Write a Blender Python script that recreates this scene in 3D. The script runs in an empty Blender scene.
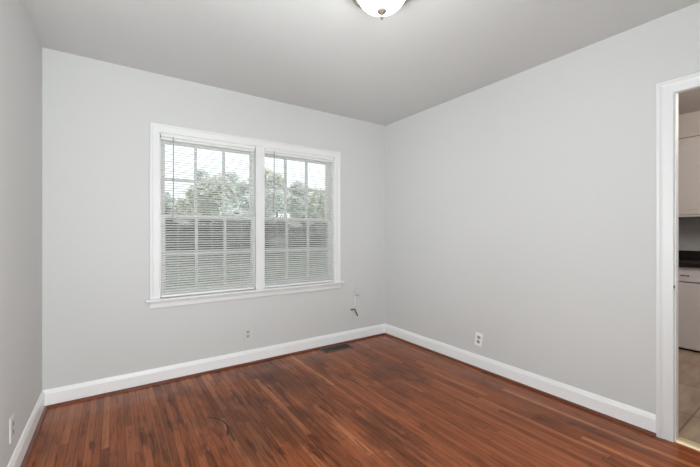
import bpy, bmesh, math, random
from mathutils import Vector, Matrix

# ------------------------------------------------------------------ camera, world, lights, exposure
S = bpy.context.scene
C = S.collection
ROOM_W, ROOM_D, ROOM_H = 3.024, 3.50, 2.44

cam_data = bpy.data.cameras.new('camera')
cam_data.sensor_width = 36.0
cam_data.lens = 342.7 * 36.0 / 700.0
cam_data.shift_y = -0.85 / 700.0
cam_data.clip_start = 0.02
cam = bpy.data.objects.new('camera', cam_data)
C.objects.link(cam)
cam.location = (0.4054, -3.0884, 1.1866)
cam.rotation_euler = (math.radians(90), 0, -0.6013)
S.camera = cam

world = bpy.data.worlds.new('overcast_sky')
S.world = world
world.use_nodes = True
wn = world.node_tree.nodes
wn['Background'].inputs['Color'].default_value = (0.93, 0.97, 1.0, 1)
wn['Background'].inputs['Strength'].default_value = 1.7

S.view_settings.view_transform = 'Standard'
S.view_settings.look = 'None'
S.view_settings.gamma = 1.0
S.view_settings.use_curve_mapping = False
S.view_settings.exposure = 0.0

LAMP_EMISSION = 18.0
REAR_FILL = 92.0
SIDE_FILL = 53.0
KITCHEN_FILL = 56.0


def area_light(name, loc, rot, sx, sy, power, col):
    d = bpy.data.lights.new(name, 'AREA')
    d.shape = 'RECTANGLE'
    d.size, d.size_y = sx, sy
    d.energy = power
    d.color = col
    o = bpy.data.objects.new(name, d)
    o.location = loc
    o.rotation_euler = rot
    C.objects.link(o)
    return o


# fill light added outside the made-up window behind the camera
area_light('rear_fill_light', (0.63, -3.80, 1.18), (math.radians(120), 0, math.radians(14)), 0.95, 1.65, REAR_FILL, (0.95, 0.98, 1.0))
# second added fill light, outside the made-up window in the left wall
area_light('side_fill_light', (-0.32, -2.15, 1.30), (math.radians(125), 0, math.radians(-90)), 1.35, 1.25, SIDE_FILL, (0.95, 0.98, 1.0))
# unseen point light added to brighten the kitchen and the left wall
kl = bpy.data.lights.new('kitchen_fill_light', 'POINT')
kl.energy = KITCHEN_FILL
kl.shadow_soft_size = 0.25
kl.color = (1.0, 0.95, 0.90)
klo = bpy.data.objects.new('kitchen_fill_light', kl)
klo.location = (4.15, -3.42, 2.15)
C.objects.link(klo)


# ------------------------------------------------------------------ materials
def new_mat(name):
    m = bpy.data.materials.new(name)
    m.use_nodes = True
    nt = m.node_tree
    return m, nt, nt.nodes, nt.links, nt.nodes['Principled BSDF']


def plain(name, col, rough=0.5, metal=0.0, spec=0.5, var=0.0, vscale=8.0, bump=0.0, bscale=200.0):
    m, nt, n, l, b = new_mat(name)
    b.inputs['Roughness'].default_value = rough
    b.inputs['Metallic'].default_value = metal
    b.inputs['Specular IOR Level'].default_value = spec
    b.inputs['Base Color'].default_value = (*col, 1)
    tc = n.new('ShaderNodeTexCoord')
    if var > 0:
        nz = n.new('ShaderNodeTexNoise')
        nz.inputs['Scale'].default_value = vscale
        nz.inputs['Detail'].default_value = 4
        l.new(tc.outputs['Object'], nz.inputs['Vector'])
        mx = n.new('ShaderNodeMix')
        mx.data_type = 'RGBA'
        mx.inputs[6].default_value = (*[c * (1 - var) for c in col], 1)
        mx.inputs[7].default_value = (*[min(1, c * (1 + var)) for c in col], 1)
        l.new(nz.outputs['Fac'], mx.inputs[0])
        l.new(mx.outputs[2], b.inputs['Base Color'])
    if bump > 0:
        nz2 = n.new('ShaderNodeTexNoise')
        nz2.inputs['Scale'].default_value = bscale
        l.new(tc.outputs['Object'], nz2.inputs['Vector'])
        bp = n.new('ShaderNodeBump')
        bp.inputs['Strength'].default_value = bump
        bp.inputs['Distance'].default_value = 0.001
        l.new(nz2.outputs['Fac'], bp.inputs['Height'])
        l.new(bp.outputs['Normal'], b.inputs['Normal'])
    return m


M_WALL = plain('wall_paint', (0.66, 0.66, 0.656), 0.75, spec=0.25, var=0.012, vscale=2.5, bump=0.25, bscale=160)
M_CEIL = plain('ceiling_paint', (0.655, 0.655, 0.65), 0.9, spec=0.1, var=0.012, vscale=2.0, bump=0.3, bscale=120)
M_TRIM = plain('trim_paint', (0.80, 0.805, 0.81), 0.4, spec=0.5, var=0.01, vscale=5)
M_BASE = plain('baseboard_lightened_paint', (0.93, 0.935, 0.94), 0.35, spec=0.5, var=0.01, vscale=5)  # trim paint lightened to make up for weak light near the floor
M_SASH = plain('sash_paint', (0.93, 0.93, 0.925), 0.4, var=0.01)
M_SHOE = plain('shoe_wood', (0.15, 0.038, 0.014), 0.3, var=0.45, vscale=6)
def slat_mat():
    """thin white vinyl: mostly diffuse, lets a little daylight through"""
    m = bpy.data.materials.new('vinyl_slat')
    m.use_nodes = True
    nt = m.node_tree
    n, l = nt.nodes, nt.links
    b = n['Principled BSDF']
    b.inputs['Base Color'].default_value = (0.93, 0.93, 0.92, 1)
    b.inputs['Roughness'].default_value = 0.45
    tl = n.new('ShaderNodeBsdfTranslucent')
    tl.inputs['Color'].default_value = (0.93, 0.93, 0.91, 1)
    mix = n.new('ShaderNodeMixShader')
    mix.inputs[0].default_value = 0.25
    l.new(b.outputs[0], mix.inputs[1])
    l.new(tl.outputs[0], mix.inputs[2])
    l.new(mix.outputs[0], n['Material Output'].inputs[0])
    return m


M_SLAT = slat_mat()
M_RAIL = plain('blind_rail', (0.82, 0.82, 0.81), 0.4)
M_CORD = plain('blind_cord', (0.78, 0.78, 0.75), 0.8)
M_WAND = plain('clear_wand', (0.45, 0.46, 0.45), 0.2)
M_PLATE = plain('outlet_plastic', (0.77, 0.765, 0.75), 0.4)
M_RECEPT = plain('outlet_receptacle_plastic', (0.46, 0.45, 0.43), 0.4)
M_OLDPLATE = plain('aged_outlet_plastic', (0.68, 0.67, 0.64), 0.45)
M_OLDFACE = plain('aged_receptacle_plastic', (0.52, 0.51, 0.48), 0.45)
M_NEWPLATE = plain('new_outlet_plastic', (0.93, 0.93, 0.92), 0.35)
M_DARK = plain('dark_slot', (0.02, 0.018, 0.016), 0.6)
M_WIRE = plain('dark_wire', (0.035, 0.033, 0.032), 0.6)
M_JACK = plain('painted_jack', (0.66, 0.66, 0.65), 0.6)
M_NICKEL = plain('brushed_nickel', (0.50, 0.46, 0.41), 0.35, metal=1.0)
M_FINIAL = plain('darkened_nickel', (0.17, 0.145, 0.115), 0.55, metal=0.1)  # nickel darkened to offset the glow of the dome on it
M_BRONZE = plain('vent_bronze', (0.055, 0.032, 0.022), 0.45, metal=0.2, var=0.2, vscale=20)
M_VENTEDGE = plain('vent_worn_rim', (0.12, 0.078, 0.055), 0.4, metal=0.2, var=0.3, vscale=30)
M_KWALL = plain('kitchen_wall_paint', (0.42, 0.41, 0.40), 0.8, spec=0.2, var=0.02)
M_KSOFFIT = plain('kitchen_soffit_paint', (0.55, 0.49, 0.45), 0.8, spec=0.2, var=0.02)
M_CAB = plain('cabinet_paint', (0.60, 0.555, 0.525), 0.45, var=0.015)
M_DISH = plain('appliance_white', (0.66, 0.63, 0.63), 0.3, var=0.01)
M_COUNTER = plain('black_granite', (0.010, 0.007, 0.006), 0.45, spec=0.25, var=0.6, vscale=120)
M_THRESH = plain('threshold_brass', (0.72, 0.60, 0.38), 0.4, metal=0.35, var=0.08, vscale=30)
M_BARK = plain('tree_bark', (0.09, 0.075, 0.06), 0.9, var=0.3, vscale=12)
M_LEAF = plain('leaf_olive_overexposed', (0.78, 0.79, 0.70), 0.7, var=0.15, vscale=1.2)  # near white: outdoor overexposure put into the leaf colour
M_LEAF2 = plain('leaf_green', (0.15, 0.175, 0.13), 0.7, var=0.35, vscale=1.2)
M_LEAF3 = plain('leaf_grey_overexposed', (0.78, 0.81, 0.78), 0.7, var=0.15, vscale=1.2)  # greyer leaf, also bleached in colour to look overexposed
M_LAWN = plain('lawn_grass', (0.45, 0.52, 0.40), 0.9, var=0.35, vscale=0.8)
M_ROAD = plain('asphalt', (0.28, 0.28, 0.29), 0.9, var=0.12, vscale=2)
M_SIDING = plain('exterior_brick', (0.35, 0.20, 0.15), 0.9, var=0.1)


def glass_mat():
    m = bpy.data.materials.new('window_glass')
    m.use_nodes = True
    nt = m.node_tree
    n, l = nt.nodes, nt.links
    n.clear()
    out = n.new('ShaderNodeOutputMaterial')
    mix = n.new('ShaderNodeMixShader')
    fr = n.new('ShaderNodeFresnel')
    fr.inputs['IOR'].default_value = 1.45
    tr = n.new('ShaderNodeBsdfTransparent')
    tr.inputs['Color'].default_value = (0.95, 0.97, 0.96, 1)
    gl = n.new('ShaderNodeBsdfGlossy')
    gl.inputs['Roughness'].default_value = 0.02
    l.new(fr.outputs[0], mix.inputs[0])
    l.new(tr.outputs[0], mix.inputs[1])
    l.new(gl.outputs[0], mix.inputs[2])
    l.new(mix.outputs[0], out.inputs[0])
    return m


def screen_mat():
    m = bpy.data.materials.new('insect_screen_mesh')
    m.use_nodes = True
    nt = m.node_tree
    n, l = nt.nodes, nt.links
    n.clear()
    out = n.new('ShaderNodeOutputMaterial')
    mix = n.new('ShaderNodeMixShader')
    mix.inputs[0].default_value = 0.45
    tr = n.new('ShaderNodeBsdfTransparent')
    df = n.new('ShaderNodeBsdfDiffuse')
    df.inputs['Color'].default_value = (0.06, 0.06, 0.06, 1)
    l.new(tr.outputs[0], mix.inputs[1])
    l.new(df.outputs[0], mix.inputs[2])
    l.new(mix.outputs[0], out.inputs[0])
    return m


def shade_glow_mat():
    m, nt, n, l, b = new_mat('frosted_lamp_glass')
    b.inputs['Base Color'].default_value = (0.9, 0.88, 0.84, 1)
    b.inputs['Roughness'].default_value = 0.3
    b.inputs['Emission Color'].default_value = (1.0, 0.955, 0.91, 1)
    b.inputs['Emission Strength'].default_value = LAMP_EMISSION
    return m


M_GLASS = glass_mat()
M_SCREEN = screen_mat()
M_GLOW = shade_glow_mat()


def floor_mat():
    """strip hardwood running along y: boards 57 mm wide, random lengths, worn dark blotches and one curved scratch"""
    m, nt, n, l, b = new_mat('cherry_strip_floor')
    tc = n.new('ShaderNodeTexCoord')
    sep = n.new('ShaderNodeSeparateXYZ')
    l.new(tc.outputs['Object'], sep.inputs[0])

    def math_(op, a, bb=None, c=None):
        nd = n.new('ShaderNodeMath')
        nd.operation = op
        for i, v in enumerate((a, bb, c)):
            if v is None:
                continue
            if isinstance(v, (int, float)):
                nd.inputs[i].default_value = v
            else:
                l.new(v, nd.inputs[i])
        return nd.outputs[0]

    def wnoise(dim, v=None, w=None):
        nd = n.new('ShaderNodeTexWhiteNoise')
        nd.noise_dimensions = dim
        if v is not None:
            l.new(v, nd.inputs['Vector'])
        if w is not None:
            l.new(w, nd.inputs['W'])
        return nd.outputs['Value']

    def comb(x, y, z=0.0):
        nd = n.new('ShaderNodeCombineXYZ')
        for i, v in enumerate((x, y, z)):
            if isinstance(v, (int, float)):
                nd.inputs[i].default_value = v
            else:
                l.new(v, nd.inputs[i])
        return nd.outputs[0]

    def noise(vec, scale, detail=4, rough=0.55):
        nd = n.new('ShaderNodeTexNoise')
        nd.inputs['Scale'].default_value = scale
        nd.inputs['Detail'].default_value = detail
        nd.inputs['Roughness'].default_value = rough
        l.new(vec, nd.inputs['Vector'])
        return nd.outputs['Fac']

    def ramp(fac, stops):
        nd = n.new('ShaderNodeValToRGB')
        cr = nd.color_ramp
        while len(cr.elements) < len(stops):
            cr.elements.new(0.5)
        for e, (p, c) in zip(cr.elements, stops):
            e.position = p
            e.color = (*c, 1)
        l.new(fac, nd.inputs[0])
        return nd.outputs[0]

    def smooth(v, a, bb, t0=0.0, t1=1.0):
        nd = n.new('ShaderNodeMapRange')
        nd.interpolation_type = 'SMOOTHSTEP'
        nd.inputs[1].default_value = a
        nd.inputs[2].default_value = bb
        nd.inputs[3].default_value = t0
        nd.inputs[4].default_value = t1
        l.new(v, nd.inputs[0])
        return nd.outputs[0]

    def mixc(fac, a, bb, mode='MIX'):
        nd = n.new('ShaderNodeMix')
        nd.data_type = 'RGBA'
        nd.blend_type = mode
        for i, v in ((0, fac), (6, a), (7, bb)):
            if isinstance(v, (int, float)):
                nd.inputs[i].default_value = v
            elif isinstance(v, tuple):
                nd.inputs[i].default_value = (*v, 1)
            else:
                l.new(v, nd.inputs[i])
        return nd.outputs[2]

    X, Y = sep.outputs[0], sep.outputs[1]
    bw = 0.038
    u = math_('DIVIDE', X, bw)
    row = math_('FLOOR', u)
    fu = math_('FRACT', u)
    rr = wnoise('1D', w=row)
    ln = math_('MULTIPLY_ADD', rr, 0.7, 0.55)
    v = math_('ADD', math_('DIVIDE', Y, ln), math_('MULTIPLY', rr, 17.3))
    brd = math_('FLOOR', v)
    fv = math_('FRACT', v)
    rnd = wnoise('2D', v=comb(row, brd))
    rnd2 = wnoise('2D', v=comb(math_('ADD', row, 31.7), brd))
    # board tone
    base = ramp(rnd, [(0.0, (0.215, 0.060, 0.021)), (0.3, (0.275, 0.079, 0.029)),
                      (0.65, (0.315, 0.094, 0.035)), (0.93, (0.355, 0.112, 0.044)), (1.0, (0.46, 0.170, 0.070))])
    # grain stretched along the boards, shifted board by board
    gv = comb(math_('ADD', math_('MULTIPLY', X, 60.0), math_('MULTIPLY', rnd2, 50.0)), math_('MULTIPLY', Y, 3.0), math_('MULTIPLY', rnd, 20.0))
    gr = noise(gv, 1.6, 6, 0.65)
    grain = ramp(gr, [(0.30, (0.55, 0.50, 0.46)), (0.50, (1, 1, 1)), (0.75, (1.28, 1.26, 1.24))])
    col = mixc(0.8, base, grain, 'MULTIPLY')
    # worn blotches with soft streaky outline
    bv = comb(math_('MULTIPLY', X, 2.6), math_('MULTIPLY', Y, 1.15), 3.7)
    bl = noise(bv, 1.35, 5, 0.62)
    cx = math_('SUBTRACT', X, 1.30)
    cy = math_('SUBTRACT', Y, -0.95)
    dd = math_('SQRT', math_('ADD', math_('MULTIPLY', math_('MULTIPLY', cx, cx), 1.0), math_('MULTIPLY', math_('MULTIPLY', cy, cy), 0.9)))
    near = smooth(dd, 0.35, 1.5, 0.11, -0.03)
    blot = smooth(math_('ADD', bl, near), 0.50, 0.70)
    blot = math_('MULTIPLY', blot, math_('MULTIPLY_ADD', rnd2, 0.3, 0.38))
    col = mixc(blot, col, (0.058, 0.0225, 0.0135))
    # fine dark marks
    mk = noise(comb(math_('MULTIPLY', X, 22.0), math_('MULTIPLY', Y, 5.5), 9.1), 1.0, 3, 0.6)
    col = mixc(smooth(mk, 0.66, 0.78, 0.0, 0.55), col, (0.03, 0.014, 0.010))
    # dark mineral streaks along the grain
    st = noise(comb(math_('MULTIPLY', X, 34.0), math_('MULTIPLY', Y, 3.2), 4.4), 1.0, 5, 0.65)
    stm = smooth(math_('ADD', st, math_('MULTIPLY', near, 0.5)), 0.56, 0.71, 0.0, 0.78)
    col = mixc(stm, col, (0.055, 0.019, 0.010))
    # curved scratch
    sx_ = math_('SUBTRACT', X, 0.768)
    sy_ = math_('SUBTRACT', Y, -0.92)
    rad = math_('SQRT', math_('ADD', math_('MULTIPLY', sx_, sx_), math_('MULTIPLY', sy_, sy_)))
    off = math_('ABSOLUTE', math_('SUBTRACT', rad, 0.207))
    ring = smooth(off, 0.003, 0.006, 1.0, 0.0)
    ang = math_('ARCTAN2', sy_, sx_)
    ring = math_('MULTIPLY', ring, smooth(ang, -0.62, -0.35))
    ring = math_('MULTIPLY', ring, smooth(ang, 0.85, 1.0, 1.0, 0.0))
    col = mixc(ring, col, (0.008, 0.004, 0.003))
    # seams
    eu = math_('MINIMUM', fu, math_('SUBTRACT', 1.0, fu))
    ev = math_('MULTIPLY', math_('MINIMUM', fv, math_('SUBTRACT', 1.0, fv)), ln)
    seam = math_('MAXIMUM', smooth(eu, 0.02, 0.06, 1.0, 0.0), smooth(ev, 0.0008, 0.002, 1.0, 0.0))
    col = mixc(math_('MULTIPLY', seam, 0.6), col, (0.03, 0.013, 0.008))
    # a few pale worn board edges
    pale = math_('MULTIPLY', smooth(fu, 0.03, 0.09, 1.0, 0.0), smooth(rnd2, 0.93, 0.95))
    col = mixc(math_('MULTIPLY', pale, 0.7), col, (0.46, 0.22, 0.11))
    l.new(col, b.inputs['Base Color'])
    rg = math_('MULTIPLY_ADD', noise(comb(math_('MULTIPLY', X, 6.0), math_('MULTIPLY', Y, 3.0), 1.0), 1.0, 4), 0.10, 0.07)
    l.new(rg, b.inputs['Roughness'])
    b.inputs['Specular IOR Level'].default_value = 0.16
    bp = n.new('ShaderNodeBump')
    bp.inputs['Strength'].default_value = 0.25
    bp.inputs['Distance'].default_value = 0.001
    l.new(math_('SUBTRACT', math_('MULTIPLY', gr, 0.4), seam), bp.inputs['Height'])
    l.new(bp.outputs[0], b.inputs['Normal'])
    return m


def tile_mat():
    m, nt, n, l, b = new_mat('kitchen_floor_tile')
    tc = n.new('ShaderNodeTexCoord')
    mp = n.new('ShaderNodeMapping')
    mp.inputs['Location'].default_value = (0.12, 0.115, 0)
    l.new(tc.outputs['Object'], mp.inputs[0])
    br = n.new('ShaderNodeTexBrick')
    br.offset = 0.0
    br.inputs['Color1'].default_value = (0.44, 0.325, 0.235, 1)
    br.inputs['Color2'].default_value = (0.38, 0.28, 0.205, 1)
    br.inputs['Mortar'].default_value = (0.20, 0.145, 0.105, 1)
    br.inputs['Scale'].default_value = 1.0
    br.inputs['Brick Width'].default_value = 0.60
    br.inputs['Row Height'].default_value = 0.60
    br.inputs['Mortar Size'].default_value = 0.006
    l.new(mp.outputs[0], br.inputs['Vector'])
    nz = n.new('ShaderNodeTexNoise')
    nz.inputs['Scale'].default_value = 5
    nz.inputs['Detail'].default_value = 6
    mp2 = n.new('ShaderNodeMapping')
    mp2.inputs['Scale'].default_value = (0.6, 3, 1)
    l.new(tc.outputs['Object'], mp2.inputs[0])
    l.new(mp2.outputs[0], nz.inputs['Vector'])
    rp = n.new('ShaderNodeValToRGB')
    rp.color_ramp.elements[0].position = 0.3
    rp.color_ramp.elements[0].color = (0.68, 0.66, 0.64, 1)
    rp.color_ramp.elements[1].position = 0.7
    rp.color_ramp.elements[1].color = (1.15, 1.17, 1.2, 1)
    l.new(nz.outputs['Fac'], rp.inputs[0])
    mx = n.new('ShaderNodeMix')
    mx.data_type = 'RGBA'
    mx.blend_type = 'MULTIPLY'
    mx.inputs[0].default_value = 1
    l.new(br.outputs['Color'], mx.inputs[6])
    l.new(rp.outputs[0], mx.inputs[7])
    l.new(mx.outputs[2], b.inputs['Base Color'])
    b.inputs['Roughness'].default_value = 0.4
    return m


M_FLOOR = floor_mat()
M_TILE = tile_mat()


# ------------------------------------------------------------------ helpers
def obj(name, bm, mat, parent=None, smooth=False, bevel=0.0, segs=2):
    me = bpy.data.meshes.new(name)
    bmesh.ops.recalc_face_normals(bm, faces=bm.faces[:])
    bm.to_mesh(me)
    bm.free()
    me.materials.append(mat)
    if smooth:
        for p in me.polygons:
            p.use_smooth = True
    o = bpy.data.objects.new(name, me)
    C.objects.link(o)
    if parent is not None:
        o.parent = parent
    if bevel > 0:
        md = o.modifiers.new('bevel', 'BEVEL')
        md.width = bevel
        md.segments = segs
        md.limit_method = 'ANGLE'
    return o


def thing(name, label=None, cat=None, loc=(0, 0, 0), rz=0.0, group=None, kind=None):
    o = bpy.data.objects.new(name, None)
    o.empty_display_size = 0.1
    C.objects.link(o)
    o.location = loc
    o.rotation_euler = (0, 0, rz)
    if label:
        o['label'] = label
    if cat:
        o['category'] = cat
    if group:
        o['group'] = group
    if kind:
        o['kind'] = kind
    return o


def struct(name, bm, mat, **kw):
    o = obj(name, bm, mat, **kw)
    o['kind'] = 'structure'
    return o


def add_box(bm, x0, x1, y0, y1, z0, z1):
    vs = [bm.verts.new((x, y, z)) for x in (x0, x1) for y in (y0, y1) for z in (z0, z1)]
    for f in ((0, 1, 3, 2), (4, 6, 7, 5), (0, 4, 5, 1), (2, 3, 7, 6), (0, 2, 6, 4), (1, 5, 7, 3)):
        bm.faces.new([vs[i] for i in f])


def box(*a):
    bm = bmesh.new()
    add_box(bm, *a)
    return bm


def add_tube(bm, pts, r, seg=10, caps=True):
    pts = [Vector(p) for p in pts]
    rings = []
    for i, p in enumerate(pts):
        rad = r[i] if isinstance(r, (list, tuple)) else r
        d = (pts[min(i + 1, len(pts) - 1)] - pts[max(i - 1, 0)]).normalized()
        a = d.orthogonal().normalized() if i == 0 else (a - d * a.dot(d)).normalized()
        bb = d.cross(a)
        rings.append([bm.verts.new(p + (a * math.cos(t) + bb * math.sin(t)) * rad) for t in [2 * math.pi * k / seg for k in range(seg)]])
    for q0, q1 in zip(rings, rings[1:]):
        for k in range(seg):
            bm.faces.new((q0[k], q0[(k + 1) % seg], q1[(k + 1) % seg], q1[k]))
    if caps:
        bm.faces.new(rings[0][::-1])
        bm.faces.new(rings[-1])


def add_lathe(bm, prof, seg=48, cz=0.0):
    rings = []
    for r, z in prof:
        if r < 1e-6:
            rings.append([bm.verts.new((0, 0, z + cz))])
        else:
            rings.append([bm.verts.new((r * math.cos(2 * math.pi * k / seg), r * math.sin(2 * math.pi * k / seg), z + cz)) for k in range(seg)])
    for a, b in zip(rings, rings[1:]):
        for k in range(seg):
            k2 = (k + 1) % seg
            if len(a) == 1 and len(b) == 1:
                continue
            if len(a) == 1:
                bm.faces.new((a[0], b[k2], b[k]))
            elif len(b) == 1:
                bm.faces.new((a[k], a[k2], b[0]))
            else:
                bm.faces.new((a[k], a[k2], b[k2], b[k]))


def sweep(bm, prof, path, closed=False):
    """prof: list of Vector offsets lists -> path is a list of functions mapping (w, d) to a point"""
    rings = [[bm.verts.new(f(w, d)) for (w, d) in prof] for f in path]
    m = len(prof)
    for a, b in zip(rings, rings[1:]):
        for k in range(m):
            bm.faces.new((a[k], a[(k + 1) % m], b[(k + 1) % m], b[k]))
    bm.faces.new(rings[0][::-1])
    bm.faces.new(rings[-1])


# ------------------------------------------------------------------ room shell
T = 0.16           # outside wall thickness
TP = 0.048         # thin partition to the kitchen
WX0, WX1 = 0.697, 2.324       # window rough opening (between casings)
WZ0, WZ1 = 0.668, 1.978
DY0, DY1, DZ = -2.533, -3.295, 1.985   # doorway: clear opening

bm = box(0, ROOM_W, -ROOM_D, 0, -0.1, 0)
struct('floor', bm, M_FLOOR)
bm = box(-T, ROOM_W + TP, -ROOM_D - T, T, ROOM_H, ROOM_H + 0.12)
struct('ceiling', bm, M_CEIL)
LY0, LY1, LZ0, LZ1 = -2.85, -1.45, 0.79, 2.02     # unseen opening added in the left wall for the side fill
bm = bmesh.new()
add_box(bm, -T, 0, -ROOM_D - T, LY0, -0.1, ROOM_H)
add_box(bm, -T, 0, LY1, T, -0.1, ROOM_H)
add_box(bm, -T, 0, LY0, LY1, -0.1, LZ0)
add_box(bm, -T, 0, LY0, LY1, LZ1, ROOM_H)
struct('wall_left', bm, M_WALL)
bm = bmesh.new()
x1 = ROOM_W + TP
add_box(bm, 0, WX0, 0, T, -0.1, ROOM_H)
add_box(bm, WX1, x1, 0, T, -0.1, ROOM_H)
add_box(bm, WX0, WX1, 0, T, -0.1, WZ0 - 0.02)
add_box(bm, WX0, WX1, 0, T, WZ1, ROOM_H)
struct('wall_back', bm, M_WALL)
bm = bmesh.new()
jt = 0.019         # jamb board thickness
add_box(bm, ROOM_W, x1, DY0 + jt, 0, -0.1, ROOM_H)
add_box(bm, ROOM_W, x1, -ROOM_D, DY1 - jt, -0.1, ROOM_H)
add_box(bm, ROOM_W, x1, DY1 - jt, DY0 + jt, DZ + jt, ROOM_H)
struct('wall_right', bm, M_WALL)
# wall behind the camera, with an opening added for the rear fill
RX0, RX1, RZ0, RZ1 = 0.10, 1.15, 0.32, 2.05
bm = bmesh.new()
add_box(bm, 0, RX0, -ROOM_D - T, -ROOM_D, -0.1, ROOM_H)
add_box(bm, RX1, x1, -ROOM_D - T, -ROOM_D, -0.1, ROOM_H)
add_box(bm, RX0, RX1, -ROOM_D - T, -ROOM_D, -0.1, RZ0)
add_box(bm, RX0, RX1, -ROOM_D - T, -ROOM_D, RZ1, ROOM_H)
struct('wall_front', bm, M_WALL)

# ---- baseboards: moulded profile, height 0.120, thickness 0.015
BB = [(0.0, 0.012), (0.015, 0.012), (0.015, 0.092), (0.0125, 0.098), (0.0115, 0.104), (0.0085, 0.112), (0.006, 0.119), (0.0, 0.120)]


def base_run(name, f0, f1, mat=M_BASE, prof=BB):
    bm = bmesh.new()
    sweep(bm, prof, [f0, f1])
    return struct(name, bm, mat)


W = ROOM_W
base_run('baseboard_back', lambda d, z: (0.0 + d, -d, z), lambda d, z: (W - d, -d, z))
base_run('baseboard_left', lambda d, z: (d, -d, z), lambda d, z: (d, -ROOM_D + d, z))
base_run('baseboard_right', lambda d, z: (W - d, -d, z), lambda d, z: (W - d, -2.4515, z))
base_run('baseboard_front', lambda d, z: (d, -ROOM_D + d, z), lambda d, z: (W - d, -ROOM_D + d, z))
# ---- shoe moulding, dark stained quarter round
SH = [(0.0, 0.0), (0.033, 0.0), (0.0325, 0.005), (0.0295, 0.010), (0.0245, 0.014), (0.018, 0.0165), (0.0, 0.0165)]
base_run('trim_1', lambda d, z: (d, -d, z), lambda d, z: (W - d, -d, z), M_SHOE, SH)
base_run('trim_2', lambda d, z: (d, -d, z), lambda d, z: (d, -ROOM_D + d, z), M_SHOE, SH)
base_run('trim_3', lambda d, z: (W - d, -d, z), lambda d, z: (W - d, -2.4515, z), M_SHOE, SH)

# ------------------------------------------------------------------ window trim on the back wall
CW = 0.068
CAS = [(0.0, 0.0), (0.0, 0.010), (0.004, 0.013), (0.040, 0.015), (0.048, 0.017), (0.052, 0.021), (CW - 0.004, 0.022), (CW, 0.019), (CW, 0.0)]
STZ = 0.667        # top of the stool


def u_casing(bm, x0, x1, z0, z1, prof, plane):
    """casing up one side, mitred over the head and down the other side; plane(x, z, d) -> point"""
    path = [lambda w, d: plane(x0 - w, z0, d), lambda w, d: plane(x0 - w, z1 + w, d),
            lambda w, d: plane(x1 + w, z1 + w, d), lambda w, d: plane(x1 + w, z0, d)]
    sweep(bm, prof, path)


bm = bmesh.new()
u_casing(bm, WX0, WX1, STZ, WZ1, CAS, lambda x, z, d: (x, -d, z))
struct('trim_4', bm, M_TRIM)
bm = box(1.470, 1.554, -0.016, 0.0, STZ, WZ1)          # mullion casing
struct('trim_5', bm, M_TRIM, bevel=0.003)
# stool with a rounded nose and horns
bm = bmesh.new()
nose = [(-0.048, 0.006), (-0.050, 0.011), (-0.048, 0.018), (-0.044, 0.022), (0.0, 0.022), (0.0, 0.0), (-0.044, 0.0)]
sweep(bm, [(y, z + STZ - 0.022) for y, z in nose], [lambda y, z: (0.600, y, z), lambda y, z: (2.430, y, z)])
add_box(bm, WX0, WX1, 0.0, 0.085, STZ - 0.020, STZ)
struct('trim_6', bm, M_TRIM)
# apron
bm = bmesh.new()
ap = [(0.0, 0.592), (-0.012, 0.592), (-0.016, 0.598), (-0.016, 0.628), (-0.019, 0.636), (-0.019, 0.645), (0.0, 0.645)]
sweep(bm, ap, [lambda y, z: (0.630, y, z), lambda y, z: (2.396, y, z)])
struct('trim_7', bm, M_TRIM)


# ------------------------------------------------------------------ the two double hung windows
def sash(parent, name, x0, x1, y0, y1, z0, z1, stile, top, bot, gname='glass'):
    """a sash with 3 x 2 lights"""
    bm = bmesh.new()
    add_box(bm, x0, x0 + stile, y0, y1, z0, z1)
    add_box(bm, x1 - stile, x1, y0, y1, z0, z1)
    add_box(bm, x0 + stile, x1 - stile, y0, y1, z0, z0 + bot)
    add_box(bm, x0 + stile, x1 - stile, y0, y1, z1 - top, z1)
    s = obj(name, bm, M_SASH, parent, bevel=0.002, segs=1)
    gx0, gx1, gz0, gz1 = x0 + stile, x1 - stile, z0 + bot, z1 - top
    ym = (y0 + y1) / 2
    mw = 0.011
    bm = bmesh.new()
    for k in (1, 2):
        xm = gx0 + (gx1 - gx0) * k / 3
        add_box(bm, xm - mw, xm + mw, y0 + 0.003, ym - 0.003, gz0, gz1)
        add_box(bm, xm - mw, xm + mw, ym + 0.003, y1 - 0.003, gz0, gz1)
    zm = (gz0 + gz1) / 2
    add_box(bm, gx0, gx1, y0 + 0.0035, ym - 0.003, zm - mw, zm + mw)
    add_box(bm, gx0, gx1, ym + 0.003, y1 - 0.0035, zm - mw, zm + mw)
    obj('muntin_grid', bm, M_SASH, s)
    obj(gname, box(gx0 - 0.004, gx1 + 0.004, ym - 0.0015, ym + 0.0015, gz0 - 0.004, gz1 + 0.004), M_GLASS, s)
    return s


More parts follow.
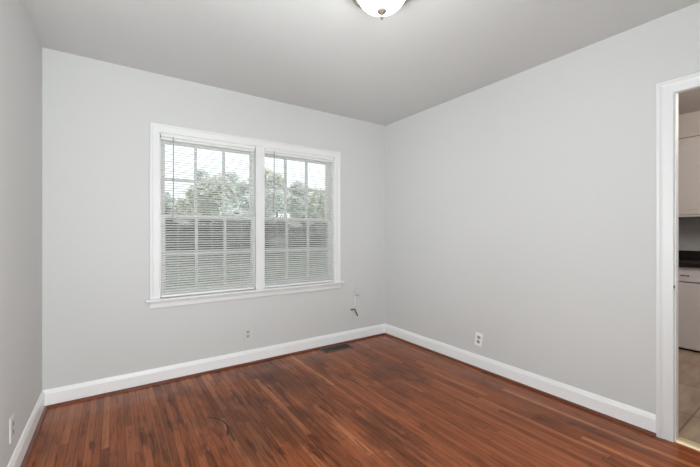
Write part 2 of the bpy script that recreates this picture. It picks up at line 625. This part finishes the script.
def make_window(name, x0, x1, screen=True):
    t = thing(name, kind='structure', loc=((x0 + x1) / 2, 0, STZ))
    ox, oz = (x0 + x1) / 2, STZ
    X0, X1 = x0 - ox, x1 - ox
    Z0, Z1 = 0.0, WZ1 - oz
    bm = bmesh.new()       # jamb liner all round
    add_box(bm, X0, X0 + 0.004, 0.001, T, Z0, Z1)
    add_box(bm, X1 - 0.004, X1, 0.001, T, Z0, Z1)
    add_box(bm, X0, X1, 0.001, T, Z1 - 0.010, Z1)
    add_box(bm, X0, X1, 0.085, T + 0.03, Z0 - 0.02, Z0 - 0.001)
    # stops between and in front of the sashes
    for a, b in ((X0 + 0.004, X0 + 0.012), (X1 - 0.012, X1 - 0.004)):
        add_box(bm, a, b, 0.046, 0.049, Z0, Z1 - 0.01)
    obj('frame', bm, M_SASH, t)
    sash(t, 'lower_sash', X0 + 0.004, X1 - 0.004, 0.050, 0.082, Z0 - 0.001 + 0.001, 1.338 - oz, 0.043, 0.034, 0.060)
    sash(t, 'upper_sash', X0 + 0.004, X1 - 0.004, 0.086, 0.118, 1.302 - oz, Z1 - 0.010, 0.043, 0.044, 0.034)
    if screen:
        bm = bmesh.new()
        a0, a1 = X0 + 0.004, X1 - 0.004
        obj('insect_screen', box(a0 + 0.02, a1 - 0.02, 0.1345, 0.1355, Z0 + 0.02, 1.33 - oz - 0.02), M_SCREEN, t)
        add_box(bm, a0, a0 + 0.022, 0.130, 0.140, Z0, 1.33 - oz)
        add_box(bm, a1 - 0.022, a1, 0.130, 0.140, Z0, 1.33 - oz)
        add_box(bm, a0 + 0.022, a1 - 0.022, 0.130, 0.140, Z0, Z0 + 0.022)
        add_box(bm, a0 + 0.022, a1 - 0.022, 0.130, 0.140, 1.33 - oz - 0.022, 1.33 - oz)
        obj('screen_frame', bm, M_SASH, t)
    return t


make_window('window_1', WX0, 1.4955)
make_window('window_2', 1.5285, WX1)
# mullion post between them
struct('trim_8', box(1.4955, 1.5285, 0.0, T, STZ, WZ1), M_SASH)

# unseen plain windows added behind and beside the camera to admit fill light
def plain_window(name, loc, rz, hw, hh):
    """local frame: opening in the x-z plane, room on the +y side"""
    t = thing(name, kind='structure', loc=loc, rz=rz)
    bm = bmesh.new()
    add_box(bm, -hw, -hw + 0.05, -0.10, -0.06, 0, hh)
    add_box(bm, hw - 0.05, hw, -0.10, -0.06, 0, hh)
    add_box(bm, -0.04, 0.04, -0.10, -0.06, 0.05, hh - 0.05)
    add_box(bm, -hw + 0.05, hw - 0.05, -0.10, -0.06, 0, 0.05)
    add_box(bm, -hw + 0.05, hw - 0.05, -0.10, -0.06, hh - 0.05, hh)
    obj('frame', bm, M_SASH, t)
    obj('glass', box(-hw + 0.04, hw - 0.04, -0.082, -0.078, 0.04, hh - 0.04), M_GLASS, t)
    bm = bmesh.new()
    u_casing(bm, -hw, hw, -0.02, hh, CAS, lambda x, z, d: (x, d, z))
    obj('casing', bm, M_TRIM, t)
    obj('stool', box(-hw - 0.09, hw + 0.09, 0.0, 0.05, -0.042, -0.02), M_TRIM, t, bevel=0.004)


plain_window('added_window_rear', ((RX0 + RX1) / 2, -ROOM_D, RZ0), 0, (RX1 - RX0) / 2, RZ1 - RZ0)
plain_window('added_window_side', (0, (LY0 + LY1) / 2, LZ0), math.radians(-90), (LY1 - LY0) / 2, LZ1 - LZ0)


# ------------------------------------------------------------------ mini blinds
def make_blind(x0, x1, label):
    """aluminium mini blind, lowered, slats nearly level"""
    t = thing('window_blind', label, 'blind', ((x0 + x1) / 2, 0.014, STZ), group='mini blinds in the double window')
    hw = (x1 - x0) / 2
    H = WZ1 - STZ
    ztop = H - 0.052
    # headrail: shallow channel with a rolled lip
    bm = bmesh.new()
    pr = [(-0.014, H - 0.029), (-0.017, H - 0.026), (-0.017, H - 0.008), (-0.014, H - 0.004), (0.014, H - 0.004), (0.014, H - 0.029)]
    sweep(bm, pr, [lambda y, z: (-hw + 0.006, y, z), lambda y, z: (hw - 0.006, y, z)])
    hr = obj('headrail', bm, M_RAIL, t)
    bm = bmesh.new()
    pr = [(-0.009, ztop + 0.002), (-0.0125, ztop + 0.005), (-0.0125, ztop + 0.018), (-0.009, ztop + 0.022), (0.012, ztop + 0.022), (0.012, ztop + 0.002)]
    sweep(bm, pr, [lambda y, z: (-hw + 0.008, y, z), lambda y, z: (hw - 0.008, y, z)])
    obj('lower_channel', bm, M_RAIL, hr)
    for s in (-1, 1):
        obj('end_bracket', box(min(s * (hw - 0.006), s * (hw - 0.0045)), max(s * (hw - 0.006), s * (hw - 0.0045)), -0.018, 0.015, H - 0.030, H - 0.003), M_WAND, hr)
    # slats
    tilt = math.radians(SLAT_TILT)
    zb = 0.030
    nsl = int((ztop - zb) / 0.0195)
    bm = bmesh.new()
    cs = []
    for k in range(5):
        q = -1 + 2 * k / 4
        cs.append((q * 0.0125, 0.0022 * (1 - q * q)))
    for i in range(nsl):
        z = ztop - 0.010 - i * 0.0195
        rt = tilt * (1 + 0.10 * math.sin(i * 1.7)) 
        up = [(y * math.cos(rt) - h * math.sin(rt), y * math.sin(rt) + h * math.cos(rt)) for y, h in cs]
        ring = up + [(y + 0.0003 * math.sin(rt), zz - 0.0005) for y, zz in reversed(up)]
        a = [bm.verts.new((-hw + 0.010, y, z + zz)) for y, zz in ring]
        b = [bm.verts.new((hw - 0.010, y, z + zz)) for y, zz in ring]
        m = len(ring)
        for k in range(m):
            bm.faces.new((a[k], a[(k + 1) % m], b[(k + 1) % m], b[k]))
        bm.faces.new(a[::-1])
        bm.faces.new(b)
    obj('slats', bm, M_SLAT, t)
    # bottom rail
    bm = bmesh.new()
    pr = [(-0.012, 0.004), (-0.0135, 0.008), (-0.012, 0.020), (-0.006, 0.023), (0.006, 0.023), (0.012, 0.020), (0.0135, 0.008), (0.012, 0.004)]
    sweep(bm, pr, [lambda y, z: (-hw + 0.010, y, z), lambda y, z: (hw - 0.010, y, z)])
    obj('bottom_rail', bm, M_RAIL, t)
    # ladder cords
    for fx in (-0.66, 0.02, 0.68):
        bm = bmesh.new()
        for y in (-0.0142, 0.0142):
            add_tube(bm, [(fx * hw, y, 0.014), (fx * hw, y, H - 0.034)], 0.0009, 5)
        obj('ladder_cord', bm, M_CORD, t)
    # tilt wand
    bm = bmesh.new()
    wx = -hw + 0.094
    add_tube(bm, [(wx, -0.021, H - 0.018), (wx, -0.023, H - 0.045), (wx, -0.022, 1.285 - STZ), (wx, -0.022, 1.278 - STZ)], [0.002, 0.0048, 0.0048, 0.003], 6)
    obj('tilt_wand', bm, M_WAND, t)
    # lift cord down the right side
    bm = bmesh.new()
    add_tube(bm, [(hw - 0.055, -0.018, H - 0.026), (hw - 0.055, -0.0195, 0.75)], 0.0010, 5)
    obj('lift_cord', bm, M_CORD, t)
    return t


SLAT_TILT = 24.0
make_blind(WX0 + 0.003, 1.470, 'white mini blind lowered over the left half of the double window')
make_blind(1.554, WX1 - 0.003, 'white mini blind lowered over the right half of the double window')

# ------------------------------------------------------------------ doorway to the kitchen
DCW = 0.077
DCAS = [(0.0, 0.0), (0.0, 0.009), (0.004, 0.013), (0.046, 0.015), (0.055, 0.018), (0.060, 0.022), (DCW - 0.004, 0.022), (DCW, 0.019), (DCW, 0.0)]
bm = bmesh.new()
sweep(bm, DCAS, [lambda w, d: (ROOM_W - d, DY0 + 0.006 + w, 0.0), lambda w, d: (ROOM_W - d, DY0 + 0.006 + w, DZ - 0.006 + w),
                 lambda w, d: (ROOM_W - d, DY1 - 0.006 - w, DZ - 0.006 + w), lambda w, d: (ROOM_W - d, DY1 - 0.006 - w, 0.0)])
struct('trim_9', bm, M_TRIM)
t = thing('door_1', kind='structure', loc=(ROOM_W, (DY0 + DY1) / 2, 0))
hy = (DY0 - DY1) / 2
bm = bmesh.new()
add_box(bm, 0.0, TP, hy, hy + jt, 0, DZ + jt)
add_box(bm, 0.0, TP, -hy - jt, -hy, 0, DZ + jt)
add_box(bm, 0.0, TP, -hy, hy, DZ, DZ + jt)
obj('jamb', bm, M_TRIM, t)
bm = bmesh.new()
sweep(bm, [(0.0, 0.0), (0.004, 0.012), (0.012, 0.016), (TP + 0.004, 0.016), (TP + 0.012, 0.012), (TP + 0.016, 0.0)],
      [lambda x, z: (x, -hy, z), lambda x, z: (x, hy, z)])
obj('threshold', bm, M_THRESH, t)
bm = box(0.006, 0.030, hy - 0.0015, hy + 0.001, 0.845, 0.905)
sp = obj('strike_plate', bm, M_TRIM, t)
obj('latch_hole', box(-0.0128, -0.0095, hy + 0.0035, hy + 0.0075, 0.872, 0.888), M_DARK, sp)

# ------------------------------------------------------------------ kitchen beyond the doorway
KX1, KY0, KY1 = 5.72, -4.2, -0.6
struct('floor_kitchen', box(x1, KX1, KY0, KY1, -0.1, 0.004), M_TILE)
struct('ceiling_kitchen', box(x1, KX1 + 0.1, KY0 - 0.1, KY1 + 0.1, ROOM_H, ROOM_H + 0.12), M_KSOFFIT)
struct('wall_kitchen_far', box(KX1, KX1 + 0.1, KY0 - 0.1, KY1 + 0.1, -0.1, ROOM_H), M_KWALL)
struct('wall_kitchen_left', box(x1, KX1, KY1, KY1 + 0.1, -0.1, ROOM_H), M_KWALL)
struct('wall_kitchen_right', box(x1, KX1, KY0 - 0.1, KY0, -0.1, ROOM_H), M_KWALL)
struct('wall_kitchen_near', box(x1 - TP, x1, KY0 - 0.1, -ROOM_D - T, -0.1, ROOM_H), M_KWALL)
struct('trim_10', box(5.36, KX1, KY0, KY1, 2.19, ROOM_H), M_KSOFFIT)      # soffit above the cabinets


def shaker_door(parent, x, ya, yb, z0, z1, name='door', mat=None, knob=None):
    """frame and panel door whose face looks toward -x"""
    mat = mat or M_CAB
    bm = bmesh.new()
    add_box(bm, x - 0.019, x, ya, yb, z0, z1)
    d = obj(name, bm, mat, parent, bevel=0.004)
    bm = bmesh.new()
    add_box(bm, x - 0.023, x - 0.019, ya + 0.05, yb - 0.05, z0 + 0.05, z1 - 0.05)
    obj('panel', bm, mat, d, bevel=0.0035, segs=1)
    if knob:
        bm = bmesh.new()
        add_lathe(bm, [(0.0, 0.026), (0.010, 0.024), (0.014, 0.018), (0.012, 0.012), (0.006, 0.008), (0.006, 0.0)], 16)
        bmesh.ops.rotate(bm, verts=bm.verts[:], matrix=Matrix.Rotation(math.radians(-90), 3, 'Y'))
        bmesh.ops.translate(bm, verts=bm.verts[:], vec=(x - 0.019, knob[0], knob[1]))
        obj('knob', bm, M_NICKEL, d, smooth=True)
    return d


UC_LABELS = [('cream upper kitchen cabinet seen through the doorway above the black counter', -2.62, -1.86),
             ('cream upper kitchen cabinet hidden left of the doorway view', -1.85, -1.09)]
for lab, ya, yb in UC_LABELS[:1]:
    t = thing('upper_cabinet', lab, 'cabinet', (5.379, (ya + yb) / 2, 1.352))
    h = (yb - ya) / 2
    obj('body', box(0.0, KX1 - 5.379 - 0.001, -h, h, 0.0, 0.836), M_CAB, t)
    obj('bottom_rail', box(-0.021, 0.0, -h, h, 0.0, 0.018), M_CAB, t, bevel=0.002)
    shaker_door(t, -0.001, -h + 0.002, -0.06, 0.024, 0.82, knob=None)
    shaker_door(t, -0.001, -0.056, h - 0.002, 0.024, 0.82, knob=None)

# counter with backsplash
t = thing('kitchen_countertop', 'black stone kitchen countertop with low backsplash seen through the doorway', 'countertop', (5.4, -2.2, 0.845))
obj('slab', box(-0.315, KX1 - 5.4 - 0.001, -1.4, 1.4, 0.0, 0.04), M_COUNTER, t, bevel=0.006)
obj('backsplash', box(KX1 - 5.4 - 0.022, KX1 - 5.4 - 0.001, -1.4, 1.4, 0.0405, 0.14), M_COUNTER, t, bevel=0.003)

# dishwasher
t = thing('dishwasher', 'white dishwasher under the black counter, dark marks on its control panel', 'dishwasher', (5.12, -2.36, 0.004))
obj('body', box(0.03, 0.58, -0.298, 0.298, 0.02, 0.838), M_DISH, t)
d = obj('door', box(0.0, 0.029, -0.298, 0.298, 0.022, 0.682), M_DISH, t, bevel=0.006)
cp = obj('control_panel', box(-0.006, 0.029, -0.298, 0.298, 0.690, 0.838), M_DISH, t, bevel=0.006)
bm = bmesh.new()       # lettering too small to read: a row of short dark strokes
rnd = random.Random(4)
yy = 0.238
for wd in (5, 4):
    for k in range(wd):
        w_ = rnd.uniform(0.004, 0.0065)
        add_box(bm, -0.0068, -0.0055, yy - w_, yy, 0.745 - rnd.choice((0, 0.003)), 0.757 + rnd.choice((0, 0.003)))
        yy -= w_ + 0.0015
    yy -= 0.006
obj('panel_marking', bm, M_DARK, cp)
obj('shadow_gap', box(0.035, 0.05, -0.298, 0.298, 0.0, 0.0195), M_DARK, t)  # dark strip standing in for the shadow gap under the dishwasher

for lab, ya, yb in (('cream base cabinet left of the white dishwasher', -2.055, -1.40),):
    t = thing('base_cabinet', lab, 'cabinet', (5.12, (ya + yb) / 2, 0.004))
    h = (yb - ya) / 2
    bm = box(0.0, 0.58, -h, h, 0.09, 0.84)
    add_box(bm, 0.06, 0.58, -h, h, 0.0, 0.09)
    obj('body', bm, M_CAB, t)
    shaker_door(t, -0.001, -h + 0.004, h - 0.004, 0.10, 0.66, knob=(-h + 0.06, 0.6))
    dr = obj('drawer', box(-0.020, -0.001, -h + 0.004, h - 0.004, 0.67, 0.83), M_CAB, t, bevel=0.004)


# ------------------------------------------------------------------ ceiling light
t = thing('ceiling_light', 'glowing frosted dome flush ceiling light with nickel rim and finial', 'ceiling light', (1.519, -1.750, ROOM_H))
LR = 0.126
bm = bmesh.new()
add_lathe(bm, [(0.0, 0.0), (0.145, 0.0), (0.150, -0.006), (0.150, -0.020), (0.140, -0.026), (0.0, -0.026)])
obj('canopy', bm, M_NICKEL, t, smooth=False)
bm = bmesh.new()
add_lathe(bm, [(LR + 0.002, -0.026), (LR + 0.026, -0.024), (LR + 0.034, -0.032), (LR + 0.032, -0.044), (LR + 0.014, -0.053), (LR + 0.001, -0.050), (LR + 0.001, -0.028), (LR + 0.002, -0.026)])
obj('trim_ring', bm, M_NICKEL, t, smooth=True)
bm = bmesh.new()
prof = []
for k in range(15):
    a = math.pi / 2 * k / 14
    prof.append((max(0.0, LR * math.cos(a) ** 0.78) if k < 14 else 0.0, -0.032 - 0.094 * math.sin(a)))
add_lathe(bm, prof)
obj('glass_shade', bm, M_GLOW, t, smooth=True)
bm = bmesh.new()
add_lathe(bm, [(0.0, -0.1240), (0.022, -0.1245), (0.0255, -0.131), (0.021, -0.141), (0.006, -0.148), (0.0045, -0.154), (0.007, -0.158),
               (0.0085, -0.164), (0.007, -0.170), (0.003, -0.174), (0.0025, -0.179), (0.0, -0.181)], 24)
obj('finial', bm, M_FINIAL, t, smooth=True)


# ------------------------------------------------------------------ wall outlets
def make_outlet(label, loc, rz, plate=None, face=None, lean=0.0):
    """local frame: plate lies in the x-z plane, faces -y"""
    plate, face = plate or M_PLATE, face or M_RECEPT
    t = thing('wall_outlet', label, 'outlet', loc, rz, group='duplex wall outlets')
    t.rotation_euler = (0, math.radians(lean), rz)
    bm = bmesh.new()
    add_box(bm, -0.035, 0.035, -0.006, -0.0005, -0.058, 0.058)
    obj('cover_plate', bm, plate, t, bevel=0.003)
    for s in (-1, 1):
        bm = bmesh.new()
        n = 20
        pts = []
        for k in range(n):
            a = 2 * math.pi * k / n
            pts.append((max(-0.0165, min(0.0165, 0.0195 * math.cos(a))), max(-0.0135, min(0.0135, 0.0165 * math.sin(a)))))
        fr = [bm.verts.new((x, -0.0085, z + s * 0.0195)) for x, z in pts]
        bk = [bm.verts.new((x, -0.0055, z + s * 0.0195)) for x, z in pts]
        bm.faces.new(fr)
        for k in range(n):
            bm.faces.new((fr[k], fr[(k + 1) % n], bk[(k + 1) % n], bk[k]))
        r = obj('receptacle', bm, face, t)
        bm = bmesh.new()
        for xx, hh_ in ((-0.0065, 0.0045), (0.0065, 0.0038)):
            add_box(bm, xx - 0.0022, xx + 0.0022, -0.0089, -0.0080, s * 0.0195 + 0.003 - hh_, s * 0.0195 + 0.003 + hh_)
        add_box(bm, -0.0026, 0.0026, -0.0089, -0.0080, s * 0.0195 - 0.0105, s * 0.0195 - 0.0055)
        obj('slots', bm, M_DARK, r)
    bm = bmesh.new()
    add_lathe(bm, [(0.0, 0.0008), (0.0025, 0.0006), (0.0032, 0.0)], 12)
    bmesh.ops.rotate(bm, verts=bm.verts[:], matrix=Matrix.Rotation(math.radians(90), 3, 'X'))
    bmesh.ops.translate(bm, verts=bm.verts[:], vec=(0, -0.006, 0))
    obj('screw', bm, M_NICKEL, t)
    return t


make_outlet('dull off white duplex outlet on the back wall below the window', (1.399, 0, 0.268), 0, M_OLDPLATE, M_OLDFACE)
make_outlet('white duplex outlet set slightly crooked low on the right wall', (ROOM_W, -1.260, 0.256), math.radians(-90), M_NEWPLATE, M_RECEPT, 7.0)
make_outlet('white duplex outlet on the left wall near the corner', (0, -0.848, 0.262), math.radians(90))

# ------------------------------------------------------------------ phone jack with loose cable
t = thing('phone_jack', 'painted over phone jack with dangling dark wire right of the window', 'phone jack', (2.610, 0, 0.533))
obj('cover', box(-0.031, 0.031, -0.024, -0.0005, -0.034, 0.034), M_JACK, t, bevel=0.004)
obj('shadow_strip', box(-0.026, 0.026, -0.020, -0.004, -0.0375, -0.0345), M_DARK, t)  # dark strip painted in for the shadow below the cover
bm = bmesh.new()
add_tube(bm, [(-0.016, -0.006, -0.034), (-0.019, -0.005, -0.08), (-0.022, -0.005, -0.14), (-0.028, -0.006, -0.19)], [0.007, 0.010, 0.012, 0.008], 8)
obj('painted_cable', bm, M_PLATE, t, smooth=True)
bm = bmesh.new()
add_tube(bm, [(-0.083, -0.016, -0.188), (-0.060, -0.012, -0.186), (-0.036, -0.008, -0.187), (-0.026, -0.008, -0.195), (-0.010, -0.010, -0.226), (0.008, -0.013, -0.264)], 0.0062, 8)
obj('loose_wire', bm, M_WIRE, t, smooth=True)

# ------------------------------------------------------------------ floor register
t = thing('floor_vent', 'brown metal floor register against the back baseboard', 'floor vent', (2.278, -0.107, 0.0))
hx, hy_ = 0.170, 0.071
bm = bmesh.new()
pr = [(0.0, 0.0005), (0.0, 0.0025), (0.004, 0.0055), (0.016, 0.0060), (0.018, 0.0035), (0.018, 0.0005)]
rings = []
for sx, sy in ((-1, -1), (1, -1), (1, 1), (-1, 1)):
    rings.append([bm.verts.new((sx * (hx - w), sy * (hy_ - w), z)) for w, z in pr])
for k in range(4):
    a, b = rings[k], rings[(k + 1) % 4]
    for j in range(len(pr)):
        bm.faces.new((a[j], a[(j + 1) % len(pr)], b[(j + 1) % len(pr)], b[j]))
obj('rim', bm, M_VENTEDGE, t)
bm = bmesh.new()
nl = 26
for k in range(nl):
    xk = -hx + 0.02 + (2 * hx - 0.04) * (k + 0.5) / nl
    for ya, yb in ((-hy_ + 0.017, -0.003), (0.003, hy_ - 0.017)):
        add_box(bm, xk - 0.0028, xk + 0.0028, ya, yb, 0.0012, 0.0042)
add_box(bm, -hx + 0.017, hx - 0.017, -0.004, 0.004, 0.0012, 0.0048)
obj('louvers', bm, M_BRONZE, t)
obj('damper', box(-hx + 0.015, hx - 0.015, -hy_ + 0.015, hy_ - 0.015, 0.0003, 0.0011), M_DARK, t)

# ------------------------------------------------------------------ outside, beyond the blinds
GZ = -0.55
struct('ground', box(-40, 60, T + 0.02, 80, GZ - 0.1, GZ), M_LAWN)
struct('road', box(-40, 60, 19.0, 21.6, GZ - 0.05, GZ + 0.02), M_ROAD)


def make_tree(label, x, y, h, crown_r, trunk_r, leaf, seed, crown_z=None, nleaf=4500, ls=0.20):
    rn = random.Random(seed)
    t = thing('tree', label, 'tree', (x, y, GZ), group='trees outside the window')
    bm = bmesh.new()
    pts = [Vector((0, 0, -0.05))]
    top = h * 0.75
    for k in range(1, 7):
        pts.append(Vector((rn.uniform(-0.08, 0.08) * k * 0.4, rn.uniform(-0.08, 0.08) * k * 0.4, top * k / 6)))
    add_tube(bm, pts, [trunk_r * (1.25 - 0.16 * k) for k in range(7)], 9)
    for k in range(7):
        base = pts[rn.randint(2, 5)]
        a = rn.uniform(0, 2 * math.pi)
        e = base + Vector((math.cos(a), math.sin(a), rn.uniform(0.4, 1.0))) * crown_r * 0.7
        add_tube(bm, [base, (base + e) / 2 + Vector((0, 0, 0.1)), e], [trunk_r * 0.4, trunk_r * 0.28, trunk_r * 0.1], 6)
    obj('trunk', bm, M_BARK, t, smooth=True)
    bm = bmesh.new()
    cz = crown_z if crown_z is not None else h * 0.62
    rz = (h - cz) * 0.75
    blobs = [(Vector((rn.gauss(0, .45) * crown_r, rn.gauss(0, .45) * crown_r, cz + rn.gauss(0, .40) * rz)), rn.uniform(.25, .5) * crown_r) for _ in range(16)]
    for _ in range(nleaf):
        c, r = rn.choice(blobs)
        d = Vector((rn.gauss(0, 1), rn.gauss(0, 1), rn.gauss(0, 1))).normalized()
        p = c + d * r * rn.uniform(0.6, 1.05)
        if p.z < 0.05:
            continue
        a = Vector((rn.gauss(0, 1), rn.gauss(0, 1), rn.gauss(0, 1))).normalized()
        b = a.orthogonal().normalized()
        s = ls * rn.uniform(0.6, 1.4)
        vs = [bm.verts.new(p + a * s), bm.verts.new(p + b * s * 0.55), bm.verts.new(p - a * s), bm.verts.new(p - b * s * 0.55)]
        bm.faces.new(vs)
    obj('foliage', bm, leaf, t)
    return t


TREES = [
    ('pale tree behind the hedge, beyond the left panes of the left window', 3.4, 41, 8.6, 2.3, 0.20, M_LEAF3, 1),
    ('pale olive tree behind the hedge, beyond the middle of the left window', 8.4, 35, 9.2, 2.4, 0.20, M_LEAF, 2),
    ('nearest pale grey tree in front of the hedge, right panes of the left window', 9.2, 23, 6.2, 1.7, 0.18, M_LEAF3, 3),
    ('pale olive tree behind the hedge, by the left panes of the right window', 14.6, 36, 10.2, 2.5, 0.20, M_LEAF, 4),
    ('pale grey tree behind the hedge, beyond the middle of the right window', 21.6, 39, 11.0, 2.6, 0.22, M_LEAF3, 5),
    ('olive tree with thin trunk nearest the right panes of the right window', 12.2, 16.0, 5.4, 1.5, 0.16, M_LEAF, 6),
    ('pale grey tree behind the hedge, beyond the far right edge of the window', 28.6, 39, 11.0, 2.6, 0.22, M_LEAF3, 7),
    ('farthest pale tree showing between the trees of the left window', 13.0, 49, 12.0, 3.0, 0.25, M_LEAF3, 8),
    ('farthest pale tree showing between the trees of the right window', 23.2, 52, 13.0, 3.2, 0.25, M_LEAF3, 9),
]
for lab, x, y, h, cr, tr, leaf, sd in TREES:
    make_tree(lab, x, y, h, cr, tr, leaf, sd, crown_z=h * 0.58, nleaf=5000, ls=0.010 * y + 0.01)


def make_hedge(x0, x1, y, h, dep, seed, nleaf=16000):
    rn = random.Random(seed)
    t = thing('hedge', 'long grey green hedge across the lawn beyond the double window', 'hedge', ((x0 + x1) / 2, y, GZ))
    hw = (x1 - x0) / 2
    bm = bmesh.new()
    for k in range(40):
        xk = -hw + 2 * hw * (k + 0.5) / 40
        add_tube(bm, [(xk, 0, -0.03), (xk + rn.uniform(-.2, .2), rn.uniform(-.2, .2), h * 0.8)], [0.035, 0.012], 6)
    obj('stems', bm, M_BARK, t)
    bm = bmesh.new()
    for _ in range(nleaf):
        xk = rn.uniform(-hw, hw)
        top = h * (1 + 0.07 * math.sin(xk * 1.3) + 0.05 * math.sin(xk * 3.1 + 1))
        p = Vector((xk, -dep * rn.random() ** 2 if rn.random() < 0.7 else dep * rn.random(), rn.uniform(0.03, top)))
        a = Vector((rn.gauss(0, 1), rn.gauss(0, 1), rn.gauss(0, 1))).normalized()
        b = a.orthogonal().normalized()
        s = 0.17 * rn.uniform(0.6, 1.4)
        bm.faces.new([bm.verts.new(p + a * s), bm.verts.new(p + b * s * .6), bm.verts.new(p - a * s), bm.verts.new(p - b * s * .6)])
    obj('foliage', bm, M_LEAF2, t)


make_hedge(-2.0, 26.0, 28.2, 2.5, 0.5, 21)
